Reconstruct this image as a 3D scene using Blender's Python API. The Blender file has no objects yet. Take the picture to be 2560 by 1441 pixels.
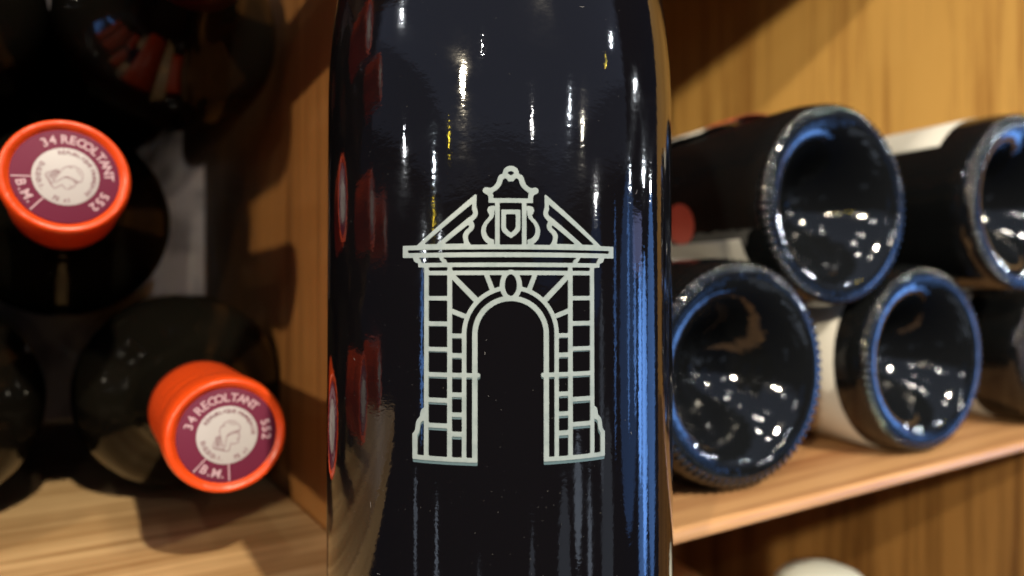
import bpy, math, random
import numpy as np
from mathutils import Matrix, Vector

random.seed(7)
D = bpy.data
SC = bpy.context.scene
COL = SC.collection

# ------------------------------------------------------------------ camera
F_PX = 1775.0                      # focal length in pixels of the 2560-wide photograph
cam_d = D.cameras.new("camera")
cam = D.objects.new("camera", cam_d)
COL.objects.link(cam)
cam.rotation_euler = (math.radians(90), 0, 0)      # level, looking along +Y
cam_d.sensor_width = 36.0
cam_d.lens = 36.0 * F_PX / 2560.0
cam_d.clip_start = 0.005
cam_d.clip_end = 60.0
cam_d.dof.use_dof = True
cam_d.dof.focus_distance = 0.131
cam_d.dof.aperture_fstop = 10.5
SC.camera = cam

# ------------------------------------------------------------------ world and colour
W = D.worlds.new("World")
SC.world = W
W.use_nodes = True
W.node_tree.nodes["Background"].inputs[0].default_value = (0.36, 0.50, 1.0, 1)
W.node_tree.nodes["Background"].inputs[1].default_value = 0.03
SC.view_settings.view_transform = 'Standard'
SC.view_settings.look = 'None'
SC.view_settings.exposure = 0.0
SC.view_settings.gamma = 1.0
SC.render.engine = 'CYCLES'
SC.cycles.use_denoising = True
SC.cycles.max_bounces = 8
SC.cycles.caustics_reflective = False
SC.cycles.caustics_refractive = False
SC.cycles.sample_clamp_indirect = 4.0

# the standing bottle: axis and radius (metres, camera at the origin)
AX, AY, R0 = -0.0026, 0.159, 0.0375


def cyl_hit(px, py):
    dx = (px - 1280.0) / F_PX
    dz = -(py - 720.0) / F_PX
    a = dx * dx + 1
    b = -2 * (dx * AX + AY)
    c = AX * AX + AY * AY - R0 * R0
    t = (-b - math.sqrt(b * b - 4 * a * c)) / (2 * a)
    return dx * t, t, dz * t, dx, dz


def point_lamp(name, loc, power, radius, color):
    l = D.lights.new(name, 'POINT')
    l.energy = power
    l.shadow_soft_size = radius
    l.color = color
    o = D.objects.new(name, l)
    COL.objects.link(o)
    o.location = loc
    return o


def area_lamp(name, loc, target, sx, sy, radiance, color, shape='RECTANGLE'):
    l = D.lights.new(name, 'AREA')
    l.shape = shape
    l.size, l.size_y = sx, sy
    l.energy = radiance * math.pi * sx * sy * (math.pi / 4 if shape == 'ELLIPSE' else 1)
    l.color = color
    o = D.objects.new(name, l)
    COL.objects.link(o)
    o.location = loc
    d = Vector(target) - Vector(loc)
    o.rotation_euler = d.to_track_quat('-Z', 'Y').to_euler()
    return o


def dir_az(az, el, dist):
    """direction seen from the bottle: azimuth from the camera side, positive to the right."""
    a, e = math.radians(az), math.radians(el)
    return Vector((math.sin(a) * math.cos(e), -math.cos(a) * math.cos(e), math.sin(e))) * dist


WARM = (1.0, 0.88, 0.68)
# two main shop spotlights
point_lamp("spot_lamp", dir_az(31, 38, 2.2) + Vector((-.05, .2, -.05)), 260, 0.030, WARM)
point_lamp("spot_lamp", dir_az(-22, 14.5, 2.5) + Vector((0.1, .4, 0.06)), 135, 0.035, (1.0, 0.86, 0.62))
# ceiling spots farther off, found from their reflections in the standing bottle
STREAKS = [(1205, -10, 40, (1, .97, .9)), (1535, -50, 60, (.85, .93, 1)), (1085, 400, 34, (.8, .92, 1)),
           (1330, 290, 16, (1, .97, .92)), (1425, 255, 20, (.85, .92, 1)), (1457, 310, 20, (1, .93, .75)),
           (1590, 190, 55, (.9, .95, 1)), (1610, 430, 40, (.85, .93, 1)), (1490, 490, 16, (1, 1, 1)),
           (1122, 335, 4, (1, .75, .05)), (1084, 530, 4, (1, .72, .05)), (1060, 615, 14, (.9, .95, 1)),
           (1518, 70, 4, (1, .75, .1)), (1100, 590, 5, (.9, .95, 1)), (1576, 440, 18, (.8, .9, 1)),
           (1627, 460, 25, (.9, .95, 1))]
for sx_, sy_, pw, cl in STREAKS:
    x, y, z, dx, dz = cyl_hit(sx_, sy_)
    n = Vector(((x - AX) / R0, (y - AY) / R0, 0))
    d = Vector((dx, 1, dz))
    r = d - 2 * d.dot(n) * n
    r.normalize()
    dist = min(6.0, 1.25 / max(r.z, 0.05))
    point_lamp("ceiling_lamp", Vector((x, y, z)) + r * dist, pw * (dist / 5.0) ** 2, 0.028 * dist / 5.0, cl)
for az, el, dist, pw in ((-65, 28, 3.6, 22), (-78, 17, 4.0, 26), (-54, 40, 2.6, 12), (-60, 12, 4.5, 26), (-88, 30, 3.2, 16)):
    point_lamp("ceiling_lamp", dir_az(az, el, dist) + Vector((0, .2, 0)), pw, .006 * dist, (.93, .96, 1))
# pale ceiling of the shop
area_lamp("ceiling_glow", (0.8, -3.6, 1.6), (0.8, -3.6, 0), 9.0, 6.6, 0.20, (0.56, 0.68, 1.0))
area_lamp("ceiling_glow", (0.8, -5.2, 1.63), (0.8, -5.2, 0), 16.0, 10.0, 0.15, (0.56, 0.68, 1.0))
for lx, ly, pw in ((.55, -.45, 9), (-.75, -.55, 9), (-.15, -1.15, 9), (1.1, -1.0, 10), (-1.3, -.1, 8), (.12, -.62, 7)):
    point_lamp("ceiling_lamp", (lx, ly, 1.55), pw, 0.018, (1, .95, .85))
BLUE = (0.17, 0.40, 1.0)  # area lamps added to put blue streaks into the glass reflections
for az, el, sx_, sy_, rad in ((104, -10, .14, .75, 6.0), (99, -7, .09, .52, 8.0), (94, -4, .05, .36, 5.0), (112, -8, .26, .95, 1.8), (88, -5, .44, .85, 0.75), (101, -16, .20, 1.1, 2.2), (62, 3, .20, .30, .35), (30, 4, .55, .22, .16), (88, -2, .04, .55, 4.0), (-47.8, -5, .045, .42, 5.0), (76.5, -3, .035, .60, 3.0)):
    area_lamp("blue_reflection_lamp", tuple(dir_az(az, el, 1.6) + Vector((0, .15, 0))), (0, .15, -.02), sx_, sy_, rad, BLUE, 'ELLIPSE')
area_lamp("blue_reflection_lamp", tuple(dir_az(97, 4, 1.9) + Vector((0, .15, 0))), (0, .15, 0), .30, .16, 1.6, (.45, .52, 1.0))
for az, el, sx_, sy_, rad in ((49, -17, .14, .30, 1.5), (57, -22, .07, .42, 1.6), (40, -24, .22, .5, .45), (70, -20, .25, .6, .40), (20, -26, .10, .4, .5), (-12, -27, .05, .3, .7), (66, -8, .07, .5, .7), (-38, -22, .05, .3, 1.6), (-52, -19, .05, .25, 1.2)):
    area_lamp("pale_reflection_lamp", tuple(dir_az(az, el, 1.7) + Vector((0, .15, 0))), (0, .15, 0), sx_, sy_, rad, (0.70, 0.82, 1.0), 'ELLIPSE')  # added lamps, only for pale soft reflections low on the bottle

# ------------------------------------------------------------------ helpers


def mat(name, color, rough=0.5, **kw):
    m = D.materials.new(name)
    m.use_nodes = True
    b = m.node_tree.nodes["Principled BSDF"]
    b.inputs["Base Color"].default_value = (*color, 1)
    b.inputs["Roughness"].default_value = rough
    for k, v in kw.items():
        b.inputs[k.replace("_", " ")].default_value = v
    return m


def nd(m, t, **kw):
    n = m.node_tree.nodes.new(t)
    for k, v in kw.items():
        if k in n.inputs.keys():
            n.inputs[k].default_value = v
        else:
            setattr(n, k, v)
    return n


def lk(m, a, b):
    m.node_tree.links.new(a, b)


def wood(name, dark, light, axis, freq=1.0, rough=0.42, seed=0.0, bands=1.0):
    m = D.materials.new(name)
    m.use_nodes = True
    b = m.node_tree.nodes["Principled BSDF"]
    tc = nd(m, 'ShaderNodeTexCoord')
    mp = nd(m, 'ShaderNodeMapping')
    lk(m, tc.outputs['Object'], mp.inputs['Vector'])
    s = [60 * freq] * 3
    s[axis] = 2.2 * freq
    mp.inputs['Scale'].default_value = s
    mp.inputs['Location'].default_value = (seed, seed * 1.7, seed * .6)
    # broad growth bands, warped
    n1 = nd(m, 'ShaderNodeTexNoise', Scale=0.7, Detail=3.0, Roughness=0.55, Distortion=0.7)
    n2 = nd(m, 'ShaderNodeTexNoise', Scale=3.6, Detail=6.0, Roughness=0.62, Distortion=0.3)
    n3 = nd(m, 'ShaderNodeTexNoise', Scale=14.0, Detail=3.0, Roughness=0.7)
    for n in (n1, n2, n3):
        lk(m, mp.outputs[0], n.inputs['Vector'])
    a1 = nd(m, 'ShaderNodeMath', operation='MULTIPLY_ADD')
    a1.inputs[1].default_value = 0.9 * bands
    lk(m, n1.outputs['Fac'], a1.inputs[0])
    a0 = nd(m, 'ShaderNodeMath', operation='MULTIPLY')
    a0.inputs[1].default_value = 0.75
    lk(m, n2.outputs['Fac'], a0.inputs[0])
    lk(m, a0.outputs[0], a1.inputs[2])
    a2 = nd(m, 'ShaderNodeMath', operation='MULTIPLY_ADD')
    a2.inputs[1].default_value = 0.25
    lk(m, n3.outputs['Fac'], a2.inputs[0])
    lk(m, a1.outputs[0], a2.inputs[2])
    cr = nd(m, 'ShaderNodeValToRGB')
    c = 0.45 * bands + 0.5
    cr.color_ramp.elements[0].position = c - 0.22
    cr.color_ramp.elements[1].position = min(1.0, c + 0.17)
    cr.color_ramp.elements[0].color = (*dark, 1)
    cr.color_ramp.elements[1].color = (*light, 1)
    lk(m, a2.outputs[0], cr.inputs['Fac'])
    lk(m, cr.outputs[0], b.inputs['Base Color'])
    b.inputs['Roughness'].default_value = rough
    bp = nd(m, 'ShaderNodeBump', Strength=0.25, Distance=0.0004)
    lk(m, a2.outputs[0], bp.inputs['Height'])
    lk(m, bp.outputs[0], b.inputs['Normal'])
    return m


def glass(name, color, rough, bump_scale, strength, stretch=(1, 1, 1), distance=0.0002):
    m = mat(name, color, rough, IOR=1.56)
    tc = nd(m, 'ShaderNodeTexCoord')
    mp = nd(m, 'ShaderNodeMapping')
    mp.inputs['Scale'].default_value = stretch
    lk(m, tc.outputs['Object'], mp.inputs['Vector'])
    n = nd(m, 'ShaderNodeTexNoise', Scale=bump_scale, Detail=2.5, Roughness=0.55)
    lk(m, mp.outputs[0], n.inputs['Vector'])
    bp = nd(m, 'ShaderNodeBump', Strength=strength, Distance=distance)
    lk(m, n.outputs['Fac'], bp.inputs['Height'])
    lk(m, bp.outputs[0], m.node_tree.nodes["Principled BSDF"].inputs['Normal'])
    return m


def mesh_obj(name, verts, faces, material, parent=None, smooth=True, loc=None):
    me = D.meshes.new(name)
    me.from_pydata([tuple(v) for v in verts], [], faces)
    me.update()
    if smooth:
        me.polygons.foreach_set("use_smooth", [True] * len(me.polygons))
    if material:
        me.materials.append(material)
    o = D.objects.new(name, me)
    COL.objects.link(o)
    if parent:
        o.parent = parent
    if loc is not None:
        o.location = loc
    return o


def lathe(name, prof, material, parent=None, seg=96):
    """profile [(r, z)...] from inside/bottom to outside/top; ends with r=0 are closed."""
    verts, faces, rings = [], [], []
    for r, z in prof:
        if r < 1e-7:
            rings.append([len(verts)])
            verts.append((0, 0, z))
        else:
            rings.append(list(range(len(verts), len(verts) + seg)))
            for k in range(seg):
                a = 2 * math.pi * k / seg
                verts.append((r * math.cos(a), r * math.sin(a), z))
    for a, b in zip(rings, rings[1:]):
        for k in range(seg):
            k2 = (k + 1) % seg
            if len(a) == 1 and len(b) == 1:
                continue
            if len(a) == 1:
                faces.append((a[0], b[k2], b[k]))
            elif len(b) == 1:
                faces.append((a[k], a[k2], b[0]))
            else:
                faces.append((a[k], a[k2], b[k2], b[k]))
    return mesh_obj(name, verts, faces, material, parent)


def spline(pts, n=6):
    """Catmull-Rom through 2-D points."""
    out = []
    P = [pts[0]] + list(pts) + [pts[-1]]
    for i in range(1, len(P) - 2):
        p0, p1, p2, p3 = (np.array(P[i + j], float) for j in (-1, 0, 1, 2))
        for k in range(n):
            t = k / n
            out.append(tuple(0.5 * ((2 * p1) + (-p0 + p2) * t + (2 * p0 - 5 * p1 + 4 * p2 - p3) * t * t
                                    + (-p0 + 3 * p1 - 3 * p2 + p3) * t ** 3)))
    out.append(tuple(pts[-1]))
    return out


def tag(o, label, cat, group=None, kind=None):
    o["label"] = label
    o["category"] = cat
    if group:
        o["group"] = group
    if kind:
        o["kind"] = kind


def empty(name, matrix=None, loc=None):
    o = D.objects.new(name, None)
    o.empty_display_size = 0.02
    COL.objects.link(o)
    if matrix is not None:
        o.matrix_world = matrix
    if loc is not None:
        o.location = loc
    return o


# rack frame: v runs along the rack's front (right and away), u runs into the rack (left and away)
RACK = math.radians(32.5)
V = Vector((math.cos(RACK), math.sin(RACK), 0))
U = Vector((-math.sin(RACK), math.cos(RACK), 0))


def vu(v, u, z):
    return V * v + U * u + Vector((0, 0, z))


def board(name, v0, v1, u0, u1, z0, z1, material, parent, bevel=0.0012):
    """a bevelled board in rack axes, origin at its middle."""
    hx, hy, hz = (v1 - v0) / 2, (u1 - u0) / 2, (z1 - z0) / 2
    import bmesh
    bm = bmesh.new()
    bmesh.ops.create_cube(bm, size=2.0)
    for w in bm.verts:
        w.co = Vector((w.co.x * hx, w.co.y * hy, w.co.z * hz))
    bmesh.ops.bevel(bm, geom=list(bm.edges), offset=bevel, segments=3, affect='EDGES', profile=0.5)
    me = D.meshes.new(name)
    bm.to_mesh(me)
    bm.free()
    me.materials.append(material)
    o = D.objects.new(name, me)
    COL.objects.link(o)
    o.parent = parent
    o.location = ((v0 + v1) / 2, (u0 + u1) / 2, (z0 + z1) / 2)
    return o


# ------------------------------------------------------------------ materials
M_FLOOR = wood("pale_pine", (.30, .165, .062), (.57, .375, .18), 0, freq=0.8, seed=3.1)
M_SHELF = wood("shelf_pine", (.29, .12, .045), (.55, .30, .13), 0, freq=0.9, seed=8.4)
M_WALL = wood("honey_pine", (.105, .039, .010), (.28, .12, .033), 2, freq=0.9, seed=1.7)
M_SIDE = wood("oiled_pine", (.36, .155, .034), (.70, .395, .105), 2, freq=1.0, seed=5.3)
M_LOWER = wood("shaded_pine", (.10, .040, .008), (.30, .150, .040), 2, freq=1.0, seed=7.9)  # side panel wood with the shade below the shelf put into its colour
M_STAND = wood("turned_wood", (.42, .19, .055), (.66, .36, .13), 0, freq=0.6, seed=2.2)
M_PLASTER = mat("grey_white_back", (.42, .41, .38), 0.8)
_n = nd(M_PLASTER, 'ShaderNodeTexNoise', Scale=38.0, Detail=4.0)
_c = nd(M_PLASTER, 'ShaderNodeValToRGB')
_c.color_ramp.elements[0].position = .36
_c.color_ramp.elements[1].position = .52
_c.color_ramp.elements[0].color = (.45, .43, .4, 1)
_c.color_ramp.elements[1].color = (.86, .83, .77, 1)
_t = nd(M_PLASTER, 'ShaderNodeTexCoord')
lk(M_PLASTER, _t.outputs['Object'], _n.inputs['Vector'])
lk(M_PLASTER, _n.outputs['Fac'], _c.inputs['Fac'])
lk(M_PLASTER, _c.outputs[0], M_PLASTER.node_tree.nodes["Principled BSDF"].inputs['Base Color'])

M_GLASS_MAIN = glass("black_wine_glass", (.0035, .003, .0035), 0.035, 620, 0.13, (1, 1, 1.6), 0.00012)
_b = M_GLASS_MAIN.node_tree.nodes["Principled BSDF"]
_t = nd(M_GLASS_MAIN, 'ShaderNodeTexCoord')
_n = nd(M_GLASS_MAIN, 'ShaderNodeTexNoise', Scale=55.0, Detail=5.0, Roughness=0.65, Distortion=1.2)
_r = nd(M_GLASS_MAIN, 'ShaderNodeMapRange')
_r.inputs['From Min'].default_value = .40
_r.inputs['From Max'].default_value = .72
_r.inputs['To Min'].default_value = .025
_r.inputs['To Max'].default_value = .11
lk(M_GLASS_MAIN, _t.outputs['Object'], _n.inputs['Vector'])
lk(M_GLASS_MAIN, _n.outputs['Fac'], _r.inputs['Value'])
lk(M_GLASS_MAIN, _r.outputs[0], _b.inputs['Roughness'])
M_GLASS_L = glass("dark_bottle_glass", (.004, .0035, .0025), 0.09, 260, 0.10)
M_GLASS_L.node_tree.nodes["Principled BSDF"].inputs["IOR"].default_value = 1.42
M_GLASS_R = glass("dark_base_glass", (.005, .0055, .006), 0.055, 260, 0.30, (1, 1, 1), 0.0005)
M_KNURL = mat("knurl_glass", (.004, .0045, .005), 0.12, IOR=1.75)
M_PRINT = mat("enamel_print", (.245, .290, .295), 0.38)
_b = M_PRINT.node_tree.nodes["Principled BSDF"]
_t = nd(M_PRINT, 'ShaderNodeTexCoord')
_n = nd(M_PRINT, 'ShaderNodeTexNoise', Scale=420.0, Detail=5.0, Roughness=0.7)
_c = nd(M_PRINT, 'ShaderNodeValToRGB')
_c.color_ramp.elements[0].position = .30
_c.color_ramp.elements[1].position = .55
_c.color_ramp.elements[0].color = (.20, .245, .25, 1)
_c.color_ramp.elements[1].color = (.255, .30, .305, 1)
lk(M_PRINT, _t.outputs['Object'], _n.inputs['Vector'])
lk(M_PRINT, _n.outputs['Fac'], _c.inputs['Fac'])
lk(M_PRINT, _c.outputs[0], _b.inputs['Base Color'])
M_GHOST = mat("ghost_reflection", (.08, .13, .15), 0.4)  # flat colour for the emblem's reflection in the glass
M_ORANGE = mat("orange_capsule", (.62, .055, .005), 0.36)
_b = M_ORANGE.node_tree.nodes["Principled BSDF"]
_t = nd(M_ORANGE, 'ShaderNodeTexCoord')
_m = nd(M_ORANGE, 'ShaderNodeMapping')
_m.inputs['Scale'].default_value = (1, 1, 2.2)
_n = nd(M_ORANGE, 'ShaderNodeTexNoise', Scale=95.0, Detail=3.0, Roughness=0.5, Distortion=0.8)
_u = nd(M_ORANGE, 'ShaderNodeBump', Strength=0.55, Distance=0.0012)
lk(M_ORANGE, _t.outputs['Object'], _m.inputs['Vector'])
lk(M_ORANGE, _m.outputs[0], _n.inputs['Vector'])
lk(M_ORANGE, _n.outputs['Fac'], _u.inputs['Height'])
lk(M_ORANGE, _u.outputs[0], _b.inputs['Normal'])
M_DARKCAP = mat("dark_capsule", (.030, .006, .010), 0.3)
M_PURPLE = mat("purple_disc", (.125, .017, .042), 0.6, Specular_IOR_Level=0.15)
M_WHITE = mat("white_seal", (.40, .37, .375), 0.5)
M_LETTER = mat("pale_letter", (.46, .30, .34), 0.5)
M_INK = mat("purple_ink", (.16, .04, .065), 0.5)
M_LABEL = mat("label_paper", (.48, .46, .41), 0.6)
M_DOT = mat("red_print", (.60, .085, .05), 0.5)
M_CANISTER = mat("white_ceramic", (.62, .65, .58), 0.35)
M_DUST = mat("dust", (.26, .25, .24), 0.8)

# ------------------------------------------------------------------ the rack
rack = empty("wine_rack")
rack.rotation_euler = (0, 0, RACK)
tag(rack, "pine wine rack holding the lying bottles, with divider and honey brown side panel", "rack")
Z_FLOOR, Z_SHELF, Z_TOP, Z_BASE = -0.0786, -0.0655, 0.259, -0.32
board("shelf", -0.30, 0.0735, 0.180, 0.505, Z_FLOOR - .018, Z_FLOOR, M_FLOOR, rack)
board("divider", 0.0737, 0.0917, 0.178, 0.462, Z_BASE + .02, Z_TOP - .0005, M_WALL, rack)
board("shelf", 0.0920, 0.4345, 0.138, 0.53, Z_SHELF - .0045, Z_SHELF, M_SHELF, rack, bevel=.0018)
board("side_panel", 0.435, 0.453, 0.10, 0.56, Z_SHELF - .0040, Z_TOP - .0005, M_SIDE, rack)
board("lower_side_panel", 0.435, 0.453, 0.10, 0.56, Z_BASE + .02, Z_SHELF - .0048, M_LOWER, rack)["label"] = "lower side panel darkened for the shade under the shelf"  # darker than the upper panel to paint in the shelf's shade
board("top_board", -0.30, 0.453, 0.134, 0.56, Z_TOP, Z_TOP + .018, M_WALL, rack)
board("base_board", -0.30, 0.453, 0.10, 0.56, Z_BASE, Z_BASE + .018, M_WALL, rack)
board("back_panel", -0.30, 0.0915, 0.512, 0.522, Z_BASE + .02, Z_TOP - .0005, M_PLASTER, rack)
board("back_panel", 0.0920, 0.4345, 0.541, 0.551, Z_BASE + .02, Z_TOP - .0005, M_LOWER, rack)  # dark colour stands in for the deep shade beside the upright bottle

# ------------------------------------------------------------------ round stand under the bottle, white canister
Z_STAND = -0.150
stand = lathe("round_stand", [(0, -.14), (.12, -.14), (.13, -.13), (.06, -.11), (.05, -.06), (.07, -.03), (.195, -.026),
                              (.203, -.022), (.205, -.013), (.203, -.004), (.199, 0), (.10, 0), (0, 0)], M_STAND)
stand.location = (-.0874, .299, Z_STAND)
stand.location.z = Z_STAND
tag(stand, "round tan wooden stand under the bottle with the gate emblem", "stand")
can = lathe("white_canister", [(0, 0), (.030, 0), (.032, .002), (.033, .01), (.033, .150), (.032, .158), (.029, .165),
                               (.024, .169), (.016, .1715), (0, .1725)], M_CANISTER, seg=64)
can.location = (.153, .35, Z_BASE + .018)
can.scale = (.75, .75, .955)
tag(can, "white canister with rounded shoulder standing below the slanting shelf", "canister")

# ------------------------------------------------------------------ the standing bottle


def r_body(z):
    """radius at height z (camera level = 0)."""
    if z < 0.036:
        return R0 + (-z) * 0.004
    t = (z - 0.036) / 0.062
    r1 = R0 - 0.036 * 0.004
    return r1 - 0.0225 * (1 - math.sqrt(max(0, 1 - min(1, t) ** 2))) if t < 0.93 else r1 - 0.0225 * (1 - math.sqrt(1 - .93 ** 2))


prof = [(0, Z_STAND + .03), (.012, Z_STAND + .026), (.022, Z_STAND + .012), (.029, Z_STAND + .001), (.031, Z_STAND + .0001),
        (.034, Z_STAND + .002), (.0368, Z_STAND + .007), (.0378, Z_STAND + .012)]
z = Z_STAND + .018
while z < 0.036:
    prof.append((r_body(z), z))
    z += 0.006
z = 0.036
while z < 0.036 + .062 * .92:
    prof.append((r_body(z), z))
    z += 0.0015
zr = prof[-1][1]
rr = prof[-1][0]
prof += [(rr - .003, zr + .004), (.0170, zr + .012), (.0150, zr + .024), (.0142, zr + .045), (.0140, zr + .085), (.0148, zr + .087),
         (.0148, zr + .097), (.0135, zr + .099), (0, zr + .099)]
bottle = empty("wine_bottle", loc=(AX, AY, Z_STAND))
tag(bottle, "upright black wine bottle printed with a pale line drawing of a stone gate", "bottle")
body = lathe("glass_body", [(r, z - Z_STAND) for r, z in prof], M_GLASS_MAIN, bottle, seg=256)

# --- the printed gate: outlines measured on the photograph, unrolled to (s, z) in millimetres on the bottle


def P(px, py):
    x, y, z, _, _ = cyl_hit(px, py)
    return (R0 * math.atan2(x - AX, AY - y) * 1000, z * 1000)


S0 = P(1277.0, 720)[0]
KMM = 1000 * (AY - R0) / F_PX           # mm per pixel at the front of the bottle


def z1(x, y):
    return P(960 + x / 4, 380 + y / 4)


def z2(x, y):
    return P(960 + x / 2.669, 640 + y / 2.669)


def rect(p, q):
    return [(p[0], p[1]), (q[0], p[1]), (q[0], q[1]), (p[0], q[1])]


CX = S0 + 2.0
shapes = []            # (outer polygon, [hole polygons])


def add(outer, *holes):
    shapes.append((outer, list(holes)))


def band(f, x0, y0, x1, y1):
    """bar whose heights are read at its left end; x1=None runs to the centre line."""
    a, b = f(x0, y0), f(x0, y1)
    s1 = CX if x1 is None else f(x1, y1)[0]
    add(rect(a, (s1, b[1])))


# cornice
a, b = z1(192, 937), z1(192, 1064)
h0, h1 = z1(245, 987), z1(245, 1010)
add(rect(a, (CX, b[1])), rect(h0, (CX + 1, h1[1])))
# broken pediment
ped = [(325, 940), (918, 416), (930, 428)] + spline([(928, 545), (936, 575), (942, 605), (938, 635), (922, 663), (893, 692)], 4) + \
    spline([(893, 692), (906, 722), (906, 752), (890, 785), (855, 820), (843, 852), (850, 888), (870, 925)], 4) + [(870, 945), (325, 945)]
hol1 = [(410, 921), (880, 525)] + spline([(878, 575), (889, 603), (884, 624), (866, 640), (846, 653)], 3) + [(530, 919)]
hol2 = [(612, 917), (832, 741)] + spline([(846, 734), (852, 740), (845, 756), (812, 786), (793, 818), (788, 852), (800, 913)], 4)
add([z1(*p) for p in ped], [z1(*p) for p in hol1], [z1(*p) for p in hol2])
# crown
crown = spline([(1300, 138), (1266, 136), (1236, 141), (1210, 156), (1193, 178), (1186, 200), (1184, 217)], 4) + \
    spline([(1184, 217), (1158, 225), (1140, 247), (1130, 277), (1121, 305), (1101, 334), (1075, 352), (1050, 356)], 4) + \
    spline([(1050, 356), (1028, 350), (1006, 353), (990, 367), (985, 387), (991, 406), (1008, 419), (1028, 428), (1038, 442), (1042, 462)], 4) + \
    [(1042, 512), (1300, 512)]
eye = [(1300, 205), (1285, 198), (1266, 195), (1249, 199), (1238, 212), (1250, 221), (1266, 233), (1285, 222)]
inn = [(1300, 298), (1240, 298)] + spline([(1240, 298), (1232, 282), (1223, 271), (1211, 267), (1198, 271), (1190, 284), (1184, 308), (1171, 337),
                                           (1150, 365), (1120, 390), (1088, 410)], 3) + [(1096, 430), (1097, 460), (1300, 460)]
add([z1(*p) for p in crown], [z1(*p) for p in eye], [z1(*p) for p in inn])
# column beside the shield, volute, shield
add(rect(z1(1108, 470), z1(1160, 940)))
vol = spline([(1112, 535), (1075, 536), (1045, 548), (1031, 578), (1037, 606), (1049, 628), (1046, 650), (1010, 690), (980, 740), (969, 800),
              (983, 858), (1008, 895), (1040, 922)], 4) + [(1103, 930), (1103, 871)] + \
    spline([(1103, 871), (1082, 868), (1052, 852), (1030, 820), (1022, 780), (1034, 732), (1060, 698), (1090, 665), (1103, 630), (1105, 595), (1112, 588)], 4)
add([z1(*p) for p in vol])
sh_o = [(1300, 573), (1170, 573)] + spline([(1170, 750), (1176, 785), (1192, 808), (1225, 838), (1266, 865)], 4) + [(1300, 850)]
sh_i = [(1300, 625), (1222, 625)] + spline([(1222, 735), (1226, 758), (1240, 779), (1266, 803)], 4) + [(1300, 785)]
add([z1(*p) for p in sh_o], [z1(*p) for p in sh_i])
# brackets and entablature bars
br1 = spline([(292, 1050), (300, 1085), (318, 1107), (343, 1116)], 4) + spline([(345, 1118), (350, 1140), (368, 1154), (405, 1161)], 4) + \
    [(405, 1200), (450, 1200), (450, 1108), (380, 1108)] + spline([(380, 1108), (372, 1085), (352, 1050)], 3)
br2 = spline([(548, 1045), (560, 1075), (575, 1096), (602, 1112)], 4) + [(634, 1112)] + spline([(634, 1106), (630, 1088), (616, 1072), (600, 1064), (598, 1045)], 4)
add([z1(*p) for p in br1])
add([z1(*p) for p in br2])
band(z1, 345, 1108, None, 1157)
band(z1, 407, 1186, None, 1236)
# piers
ZB = z2(228, 1323)[1]                    # top of the plinth bar
ZB2 = z2(195, 1352)[1]                   # its lower edge
zt = z1(407, 1157)[1]
for xa, xb, ztop in ((270, 302, zt), (423, 458, zt), (520, 553, z2(520, 522)[1]), (588, 627, z2(588, 522)[1])):
    add(rect((z2(xa, 800)[0], ztop), (z2(xb, 800)[0], ZB - .3)))
for ya, yb in ((265, 298), (433, 467), (603, 635), (940, 974), (1108, 1142)):
    band(z2, 290, ya, 440, yb)
band(z2, 290, 771, 600, 804)
imp = [(560, 771), (640, 773), (645, 779), (645, 800), (640, 806), (560, 806)]
sI = [z2(*p) for p in imp]
za_, zb_ = z2(290, 771)[1], z2(290, 804)[1]
add([(z2(560, 780)[0], za_), (z2(640, 780)[0], za_), (z2(645, 780)[0], za_ - .35), (z2(645, 780)[0], zb_ + .35), (z2(640, 780)[0], zb_), (z2(560, 780)[0], zb_)])
for ya, yb in ((515, 548), (645, 680), (907, 941), (1040, 1073), (1168, 1204)):
    band(z2, 450, ya, 530, yb)
foot = spline([(278, 1003), (256, 1018), (247, 1040), (244, 1064)], 4) + spline([(244, 1066), (224, 1090), (216, 1120), (212, 1152), (204, 1170), (194, 1178)], 4)
fhol = spline([(272, 1098), (255, 1108), (248, 1126), (246, 1152), (240, 1175), (229, 1195)], 4)
fo = [z2(*p) for p in foot]
sl = z2(195, 1250)[0]
fo += [(sl, ZB2), (z2(285, 1250)[0], ZB2), (z2(285, 1250)[0], fo[0][1])]
fh = [z2(*p) for p in fhol] + [(z2(228, 1250)[0], ZB), (z2(272, 1250)[0], ZB)]
add(fo, fh)
add(rect((sl, ZB), (z2(627, 1250)[0], ZB2)))
# arch
zc = z2(600, 522)[1]


def arc(r, a0, a1, n=40):
    return [(S0 - r * math.cos(math.radians(a0 + (a1 - a0) * k / n)), zc + r * math.sin(math.radians(a0 + (a1 - a0) * k / n))) for k in range(n + 1)]


for xo, xi in ((520, 553), (588, 627)):
    ro, ri = S0 - z2(xo, 522)[0], S0 - z2(xi, 522)[0]
    add(arc(ro, -2, 98) + arc(ri, 98, -2))
# oval keystone
kz = z2(849, 194)[1]


def ell(ax_, bz_, n=64):
    k = KMM / 2.669
    return [(S0 + ax_ * k * math.cos(2 * math.pi * i / n), kz + bz_ * k * math.sin(2 * math.pi * i / n)) for i in range(n)]


add(ell(76, 104))
KEY_HOLE = ell(38, 70)
# voussoir rays
for quad in ([(663, 118), (701, 118), (742, 222), (708, 236)], [(470, 118), (494, 142), (632, 280), (600, 308), (450, 152), (450, 118)],
             [(450, 347), (550, 386), (536, 419), (450, 385)]):
    add([z2(*p) for p in quad])


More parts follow.
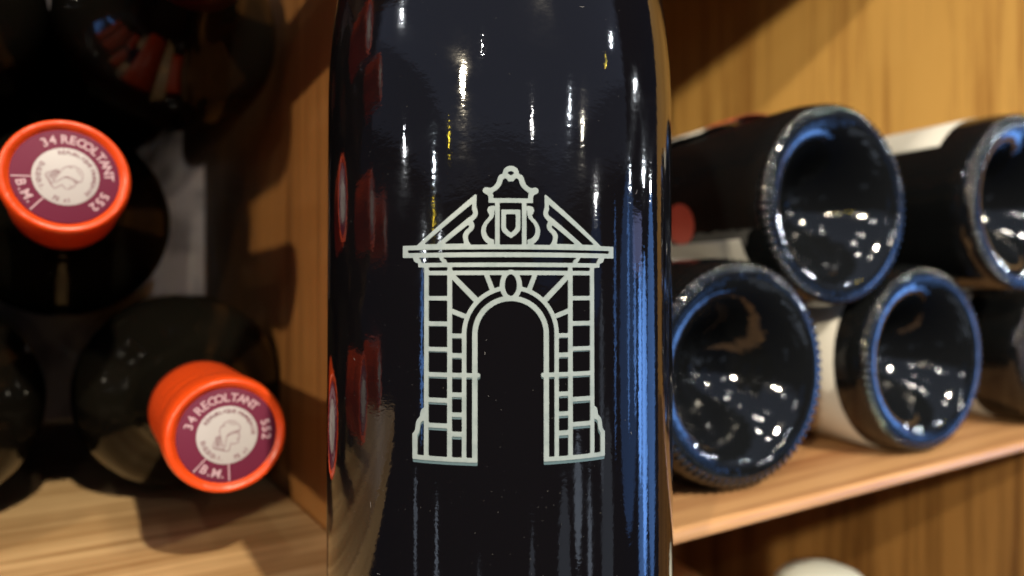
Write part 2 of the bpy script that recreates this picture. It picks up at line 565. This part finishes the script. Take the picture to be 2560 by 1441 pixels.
def sdf(poly, X, Z):
    pts = np.array(poly)
    d = np.full(X.shape, 1e9)
    inside = np.zeros(X.shape, bool)
    n = len(pts)
    for i in range(n):
        (ax_, az_), (bx, bz) = pts[i], pts[(i + 1) % n]
        ex, ez = bx - ax_, bz - az_
        L = ex * ex + ez * ez
        if L < 1e-12:
            continue
        t = np.clip(((X - ax_) * ex + (Z - az_) * ez) / L, 0, 1)
        dd = (X - ax_ - t * ex) ** 2 + (Z - az_ - t * ez) ** 2
        np.minimum(d, dd, out=d)
        if abs(ez) > 1e-12:
            c = ((az_ > Z) != (bz > Z)) & (X < ex * (Z - az_) / ez + ax_)
            inside ^= c
    d = np.sqrt(d)
    return np.where(inside, -d, d)


STEP = 0.17
ns = int(21.5 / STEP)
gs = S0 - np.arange(ns, -1, -1) * STEP
zlo, zhi = ZB2 - 0.6, z1(1266, 136)[1] + 0.6
gz = np.arange(zlo, zhi + STEP, STEP)
GX, GZ = np.meshgrid(gs, gz)
field = np.full(GX.shape, 1e9)
for outer, holes in shapes:
    xs = [p[0] for p in outer]
    zs = [p[1] for p in outer]
    i0, i1 = np.searchsorted(gs, [min(xs) - 1, max(xs) + 1])
    j0, j1 = np.searchsorted(gz, [min(zs) - 1, max(zs) + 1])
    if i1 - i0 < 1 or j1 - j0 < 1:
        continue
    gx, gzz = GX[j0:j1, i0:i1], GZ[j0:j1, i0:i1]
    f = sdf(outer, gx, gzz)
    for h in holes:
        f = np.maximum(f, -sdf(h, gx, gzz))
    field[j0:j1, i0:i1] = np.minimum(field[j0:j1, i0:i1], f)
field = np.maximum(field, -sdf(KEY_HOLE, GX, GZ))
field = np.clip(field + 0.055, -1, 1)
field = np.concatenate([field, field[:, -2::-1]], axis=1)          # mirror to the right half
gs2 = np.concatenate([gs, 2 * S0 - gs[-2::-1]])


def iso_mesh(field, gs, gz):
    verts, vmap, faces, rim = [], {}, [], []

    def vert(key, s, z):
        if key not in vmap:
            vmap[key] = len(verts)
            verts.append((s, z))
        return vmap[key]
    nz, nx = field.shape
    neg = field < 0
    anyc = neg[:-1, :-1] | neg[1:, :-1] | neg[:-1, 1:] | neg[1:, 1:]
    for j, i in zip(*np.nonzero(anyc)):
        cs = ((j, i), (j, i + 1), (j + 1, i + 1), (j + 1, i))
        poly, iso = [], []
        for k in range(4):
            a, b = cs[k], cs[(k + 1) % 4]
            fa, fb = field[a], field[b]
            if fa < 0:
                poly.append(vert(a, gs[a[1]], gz[a[0]]))
                iso.append(False)
            if (fa < 0) != (fb < 0):
                t = fa / (fa - fb)
                key = (min(a, b), max(a, b))
                poly.append(vert(key, gs[a[1]] + t * (gs[b[1]] - gs[a[1]]), gz[a[0]] + t * (gz[b[0]] - gz[a[0]])))
                iso.append(True)
        if len(poly) >= 3:
            faces.append(tuple(poly))
            n = len(poly)
            for k in range(n):
                if iso[k] and iso[(k + 1) % n]:
                    rim.append((poly[k], poly[(k + 1) % n]))
    return verts, faces, rim


iv, ifc, irim = iso_mesh(field, gs2, gz)


def wrap(s, z, h):
    """unrolled millimetres to the bottle's own coordinates."""
    zz = z / 1000
    r = r_body(zz) + h
    a = s / 1000 / R0
    return (r * math.sin(a), -r * math.cos(a), zz - Z_STAND)


H_PRINT = 0.00022
nv = len(iv)
V3 = [wrap(s, z, H_PRINT) for s, z in iv]
F3 = list(ifc)
low = {}
for a, b in irim:
    for q in (a, b):
        if q not in low:
            low[q] = len(V3)
            V3.append(wrap(iv[q][0], iv[q][1], -0.0002))
    F3.append((b, a, low[a], low[b]))
mesh_obj("gate_emblem", V3, F3, M_PRINT, bottle, smooth=False)
# bluish offset copy: the print's ghost reflection in the glass, made as geometry
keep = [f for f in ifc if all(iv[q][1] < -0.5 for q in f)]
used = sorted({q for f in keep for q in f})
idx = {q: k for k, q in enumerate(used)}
mesh_obj("emblem_reflection", [wrap(iv[q][0], iv[q][1] * 1.019, 0.00007) for q in used], [tuple(idx[q] for q in f) for f in keep], M_GHOST, bottle, smooth=False)

# dust specks and lint on the glass
dv, df = [], []
for k in range(300):
    zz = random.choice([random.uniform(-.066, .058), random.uniform(-.066, -.01)]) * 1000
    ss = random.uniform(-36, 36)
    a = random.uniform(0, math.pi)
    lng = random.random() < 0.03
    w = random.uniform(.018, .035) if not lng else .025
    l = random.uniform(.02, .05) if not lng else random.uniform(.25, .55)
    ca, sa = math.cos(a), math.sin(a)
    b0 = len(dv)
    cv = random.uniform(-.3, .3) if lng else 0
    m_ = 4 if lng else 1
    for q in range(m_ + 1):
        t = -1 + 2 * q / m_
        for e in (-1, 1):
            lx, ly = t * l, e * w + cv * l * (t * t)
            dv.append(wrap(ss + lx * ca - ly * sa, zz + lx * sa + ly * ca, 0.00003))
    for q in range(m_):
        b = b0 + 2 * q
        df.append((b, b + 2, b + 3, b + 1))
dust = mesh_obj("dust_specks", dv, df, M_DUST, bottle)
dust["kind"] = "stuff"

# ------------------------------------------------------------------ lying bottles, necks out (orange capsules)
TOP = 0.302
CAP_R = 0.0152


def text_ring(name, items, material, parent, z):
    """items: (string, radius, centre angle clockwise from top, height, tops_out, letter pitch)"""
    verts, faces = [], []
    for txt, rad, ang, hgt, out, pitch in items:
        n = len(txt)
        for k, ch in enumerate(txt):
            if ch == ' ':
                continue
            off = (k - (n - 1) / 2) * pitch / rad
            th = math.radians(ang) + (off if out else -off)
            c = D.curves.new("t", 'FONT')
            c.body = ch
            c.size = hgt / 0.72
            c.align_x = 'CENTER'
            c.extrude = 0.0
            c.offset = hgt * 0.028
            c.resolution_u = 2
            o = D.objects.new("t", c)
            COL.objects.link(o)
            bpy.context.view_layer.update()
            me = D.meshes.new_from_object(o.evaluated_get(bpy.context.evaluated_depsgraph_get()))
            D.objects.remove(o)
            D.curves.remove(c)
            b0 = len(verts)
            rot = -th if out else -th + math.pi
            cr, sr = math.cos(rot), math.sin(rot)
            px, py = rad * math.sin(th), rad * math.cos(th)
            for w in me.vertices:
                lx, ly = w.co.x, w.co.y - hgt / 2
                verts.append((px + lx * cr - ly * sr, py + lx * sr + ly * cr, z))
            for p in me.polygons:
                faces.append(tuple(b0 + q for q in p.vertices))
            D.meshes.remove(me)
    o = mesh_obj(name, verts, faces, material, parent, smooth=False)
    mod_solid(o, 0.00009)
    return o


def mod_solid(o, t):
    m = o.modifiers.new("thickness", 'SOLIDIFY')
    m.thickness = t
    m.offset = 1.0


def ribbon(lines, w, z):
    verts, faces = [], []
    for pts in lines:
        p = [np.array(q) for q in pts]
        b0 = len(verts)
        for i, q in enumerate(p):
            d = p[min(i + 1, len(p) - 1)] - p[max(i - 1, 0)]
            d = d / (np.linalg.norm(d) + 1e-12)
            nrm = np.array((-d[1], d[0])) * w / 2
            verts += [(*(q - nrm), z), (*(q + nrm), z)]
        for i in range(len(p) - 1):
            b = b0 + 2 * i
            faces.append((b, b + 2, b + 3, b + 1))
    return verts, faces


def neck_bottle_proto():
    root = empty("lying_bottle")
    lathe("glass_body", [(0, .018), (.018, .012), (.028, .001), (.032, 0), (.0362, .005), (.0375, .012), (.0375, .188), (.0373, .194),
                         (.0366, .1995), (.0353, .2045), (.0334, .2088), (.0309, .2124), (.0278, .2156), (.0246, .2184), (.0216, .2212), (.0190, .2246), (.0170, .2292), (.0158, .2355),
                         (.0150, .2440), (.0142, .2600), (.0138, TOP - .004), (.012, TOP - .002), (0, TOP - .002)], M_GLASS_L, root, seg=128)
    cap = lathe("capsule", [(.01480, .2485), (.01525, .2487), (.01520, .2560), (.01505, .2700), (.01490, .2800), (.01485, .2850), (.01466, .2864), (.01485, .2876),
                            (.01520, .2890), (.01528, .2940), (.01524, .2975), (.01500, .2998), (.01460, TOP + .0002), (.01400, TOP + .0006),
                            (.01330, TOP + .0004), (.01255, TOP - .0002), (.01215, TOP - .0009), (0, TOP - .0010)], M_ORANGE, root, seg=128)
    zt = TOP - .0004
    disc = lathe("tax_disc", [(.01220, TOP - .0008), (.01215, zt - .0001), (.01195, zt), (0, zt)], M_PURPLE, root, seg=96)
    seal = lathe("seal", [(.0075, zt - .0001), (.00745, zt + .00008), (.0073, zt + .00012), (0, zt + .00012)], M_WHITE, disc, seg=96)
    zl = zt + .00002
    text_ring("outer_lettering", [("34", .0098, -63, .0022, True, .0019), ("RECOLTANT", .0098, 2, .0022, True, .00188), ("552", .0098, 89, .0022, True, .0019),
                                  ("B.M.", .0098, 204, .0022, False, .0016)], M_LETTER, disc, zl)
    zs = zt + .00014
    text_ring("inner_lettering", [("RÉPUBLIQUE", .00635, -17, .00098, True, .00088), ("FRANÇAISE", .00635, 62, .00098, True, .00086),
                                  ("D.G.D.D.I.", .00600, 228, .00105, False, .00072), ("75 cl", .00610, 150, .0011, False, .00082)], M_INK, seal, zs)
    # sector lines
    sv, sf = [], []
    for a in (181, 227):
        s_, c_ = math.sin(math.radians(a)), math.cos(math.radians(a))
        v_, f_ = ribbon([[(.0075 * s_, .0075 * c_), (.0118 * s_, .0118 * c_)]], .00032, zl)
        sf += [tuple(q + len(sv) for q in f) for f in f_]
        sv += v_
    o = mesh_obj("sector_line", sv, sf, M_LETTER, disc, smooth=False)
    mod_solid(o, .00009)

    # head in profile
    def hz(x, y):
        return ((x - 815) * 22.8e-6, -(y - 775) * 22.8e-6)
    L = [spline([(742, 795), (733, 735), (746, 682), (790, 632), (850, 616), (905, 632), (943, 680), (956, 715), (947, 738)], 4),
         spline([(945, 736), (885, 744), (825, 764), (802, 800), (792, 850), (778, 905)], 4),
         spline([(800, 660), (760, 668)], 2), spline([(830, 640), (870, 650), (910, 665)], 3),
         spline([(940, 742), (935, 785), (946, 812), (926, 826), (934, 838), (924, 850), (928, 862), (905, 878), (878, 882), (846, 868)], 4),
         spline([(846, 868), (836, 902), (818, 952), (782, 946), (720, 912), (655, 892)], 4),
         spline([(742, 795), (712, 768), (690, 790), (660, 860), (652, 890)], 4),
         [(700, 785), (745, 800)], [(690, 815), (748, 830)], [(682, 840), (745, 852)], [(675, 865), (750, 880)], [(700, 780), (690, 880)], [(722, 780), (712, 890)], [(740, 800), (765, 930)],
         spline([(812, 790), (835, 768), (862, 772)], 3), spline([(868, 768), (905, 752), (936, 744)], 3), spline([(905, 762), (920, 770), (930, 766)], 3),
         [(905, 828), (930, 828)], [(655, 892), (690, 912), (782, 950)]]
    v_, f_ = ribbon([[hz(*p) for p in ln] for ln in L], .00013, zs)
    o = mesh_obj("head_emblem", v_, f_, M_INK, seal, smooth=False)
    mod_solid(o, .00006)
    return root


def copy_tree(o, parent=None):
    c = o.copy()
    COL.objects.link(c)
    c.parent = parent
    for ch in o.children:
        copy_tree(ch, c)
    return c


def lying_matrix(pos, direction, roll):
    """local +Z along direction; at roll 0 local +Y is up (as seen looking against +Z)."""
    zc_ = Vector(direction).normalized()
    yc = (Vector((0, 0, 1)) - zc_ * zc_.z).normalized()
    xc = yc.cross(zc_)
    m = Matrix((xc, yc, zc_)).transposed().to_4x4()
    return Matrix.Translation(pos) @ m @ Matrix.Rotation(roll, 4, 'Z')


PITCH, RISE = 0.0754, 0.0652
NECKS = [  # v, row, u of the mouth, roll, yaw, upward slope of the neck, label
    (.0366, 0, .194, 3, -2.0, .014, "orange capped bottle lying on the shelf against the divider, seal upright"),
    (.0014, 1, .217, -40, 0.0, .022, "orange capped bottle in the second layer with its seal turned clockwise"),
    (.0345, 2, .180, 70, 0.0, .060, "bottle with dark capsule in the third layer beside the divider"),
    (-.0408, 0, .190, 150, 0.3, .02, "dark bottle on the shelf, next to the orange capped one by the divider"),
    (-.0412, 2, .190, 200, -.5, .05, "dark bottle in the third layer, second from the divider"),
    (-.1165, 0, .188, 20, 0.0, .02, "orange capped bottle on the shelf, third from the divider"),
    (-.0768, 1, .192, 100, 0.4, .03, "orange capped bottle in the second layer, second from the divider"),
    (-.1525, 1, .184, -90, 0.0, .03, "orange capped bottle in the second layer, third from the divider"),
    (-.1168, 2, .190, 10, 0.0, .03, "orange capped bottle in the third layer, third from the divider"),
]
proto = neck_bottle_proto()
for i, (v, row, u, roll, yaw, slope, lab) in enumerate(NECKS):
    o = proto if i == 0 else copy_tree(proto)
    z = Z_FLOOR + .0376 + row * RISE
    ang = RACK + math.radians(yaw)
    direction = Vector((math.sin(ang), -math.cos(ang), slope))
    mouth = vu(v, u, z + .21 * slope)
    o.matrix_world = lying_matrix(mouth - direction.normalized() * TOP, direction, math.radians(roll))
    if i == 2:                            # this one wears a dark capsule
        for ch in o.children:
            if ch.name.startswith("capsule"):
                ch.data = ch.data.copy()
                ch.data.materials[0] = M_DARKCAP
                ch["label"] = "dark wine red capsule"
    tag(o, lab, "bottle", "bottles lying with orange capsules towards the front")

# ------------------------------------------------------------------ lying bottles, bases out


def shell(name, r, za, zb, a0, a1, material, parent, n=48, m=6, shape=None):
    verts, faces = [], []
    for j in range(m + 1):
        for i in range(n + 1):
            a = math.radians(a0 + (a1 - a0) * i / n)
            verts.append((r * math.cos(a), r * math.sin(a), za + (zb - za) * j / m))
    for j in range(m):
        for i in range(n):
            b = j * (n + 1) + i
            faces.append((b, b + 1, b + n + 2, b + n + 1))
    o = mesh_obj(name, verts, faces, material, parent)
    mod_solid(o, .00015)
    return o


def base_bottle_proto():
    root = empty("stacked_bottle")
    lathe("glass_body", [(0, .0250), (.0030, .0246), (.0060, .0236), (.0100, .0210), (.0145, .0160), (.0185, .0105), (.0215, .0066), (.0240, .0040), (.0262, .0020), (.0285, .0008),
                         (.0310, .0001), (.0325, 0), (.0338, .0003), (.0350, .0012), (.0361, .0030), (.0370, .0060), (.0375, .0100), (.0375, .185), (.0366, .194), (.034, .203), (.029, .2115),
                         (.0235, .2185), (.019, .225), (.0162, .234), (.0148, .250), (.0140, .280), (.0148, .284), (.0148, .298), (.0135, .300), (0, .300)], M_GLASS_R, root, seg=160)
    # knurls round the foot
    bv, bf = [], []
    N = 74
    for k in range(N):
        a = 2 * math.pi * k / N
        ca, sa = math.cos(a), math.sin(a)
        b0 = len(bv)
        # a flat-topped pad with steep flanks, standing 1 mm proud of the foot
        xs = (-1, -.93, -.8, -.55, -.28, 0, .28, .55, .8, .93, 1)
        ys = (-1, -.92, -.7, -.35, 0, .35, .7, .92, 1)
        for yy in ys:
            for xx in xs:
                hgt = .00085 * (1 - abs(xx) ** 3.2) * (1 - abs(yy) ** 3.5)
                rr_ = .0344 + yy * .0018
                lt = xx * .00116 * (1 - .35 * abs(yy) ** 3)
                # base surface bends back towards the side of the bottle
                zb = .0007 + 95.0 * max(0, rr_ - .0328) ** 2
                nz_, nr_ = -math.cos(.62), math.sin(.62) * (1 if yy > -.2 else .3)
                bv.append(((rr_ + hgt * nr_) * ca - lt * sa, (rr_ + hgt * nr_) * sa + lt * ca, zb + hgt * nz_))
        nx_ = len(xs)
        for j in range(len(ys) - 1):
            for i in range(nx_ - 1):
                b = b0 + j * nx_ + i
                bf.append((b, b + nx_, b + nx_ + 1, b + 1))
    kn = mesh_obj("knurl_ring", bv, bf, M_KNURL, root)
    kn["kind"] = "stuff"
    return root


# measured base centres: x, y, z
BASES = [((.0735, .2250, -.0276), 26, "bottle on the slanting shelf beside the upright bottle, knurled base outwards"),
         ((.1178, .2550, .0302), 25, "bottle lying on top of two others, red dot on its dark body"),
         ((.1625, .2775, -.0278), 26, "bottle on the shelf below the one with the red dot, away from the upright bottle"),
         ((.2100, .2900, .0351), 26, "upper bottle by the side panel with white label along its top"),
         ((.2620, .3365, -.0276), 27, "bottle on the shelf at the side panel end, knurled base outwards")]
bproto = base_bottle_proto()
roots = []
for i, (pos, al, lab) in enumerate(BASES):
    o = bproto if i == 0 else copy_tree(bproto)
    a = math.radians(al)
    d = Vector((-math.sin(a), math.cos(a), 0.0))
    o.matrix_world = lying_matrix(Vector(pos), d, 0.0)
    tag(o, lab, "bottle", "bottles stacked with their bases towards the front")
    roots.append(o)
# local axes of a base-out bottle: +Y up, +X = up x axis; angle measured from +X towards +Y
shell("label", .0377, .028, .120, 60, 395, M_LABEL, roots[0])
lb = shell("label", .0377, .012, .150, -100, -20, M_LABEL, roots[1])
shell("label_top", .0393, .0525, .150, 60, 120, M_LABEL, roots[1])
shell("label_band", .0400, .036, .052, 63, 120, M_DOT, roots[1])
shell("label", .0377, .0125, .120, -120, 60, M_LABEL, roots[2])
shell("label", .0377, .017, .125, 38, 170, M_LABEL, roots[3])
shell("label", .0377, .026, .120, 150, 400, M_LABEL, roots[4])
# red dot on the second bottle
dv, df = [(0, 0, 0)], []
n = 40
vs = []
for k in range(n + 1):
    t = 2 * math.pi * k / n
    vs.append((.0080 * math.cos(t), .0090 * math.sin(t)))
verts, faces = [], []
A0, Zd = math.radians(-8), .0435
rings = 6
for j in range(rings + 1):
    for k in range(n):
        q = j / rings
        a = A0 + vs[k][0] * q / .0377
        verts.append((.0379 * math.cos(a), .0379 * math.sin(a), Zd + vs[k][1] * q))
for j in range(rings):
    for k in range(n):
        faces.append((j * n + k, j * n + (k + 1) % n, (j + 1) * n + (k + 1) % n, (j + 1) * n + k))
mesh_obj("red_dot", verts, faces, M_DOT, roots[1])
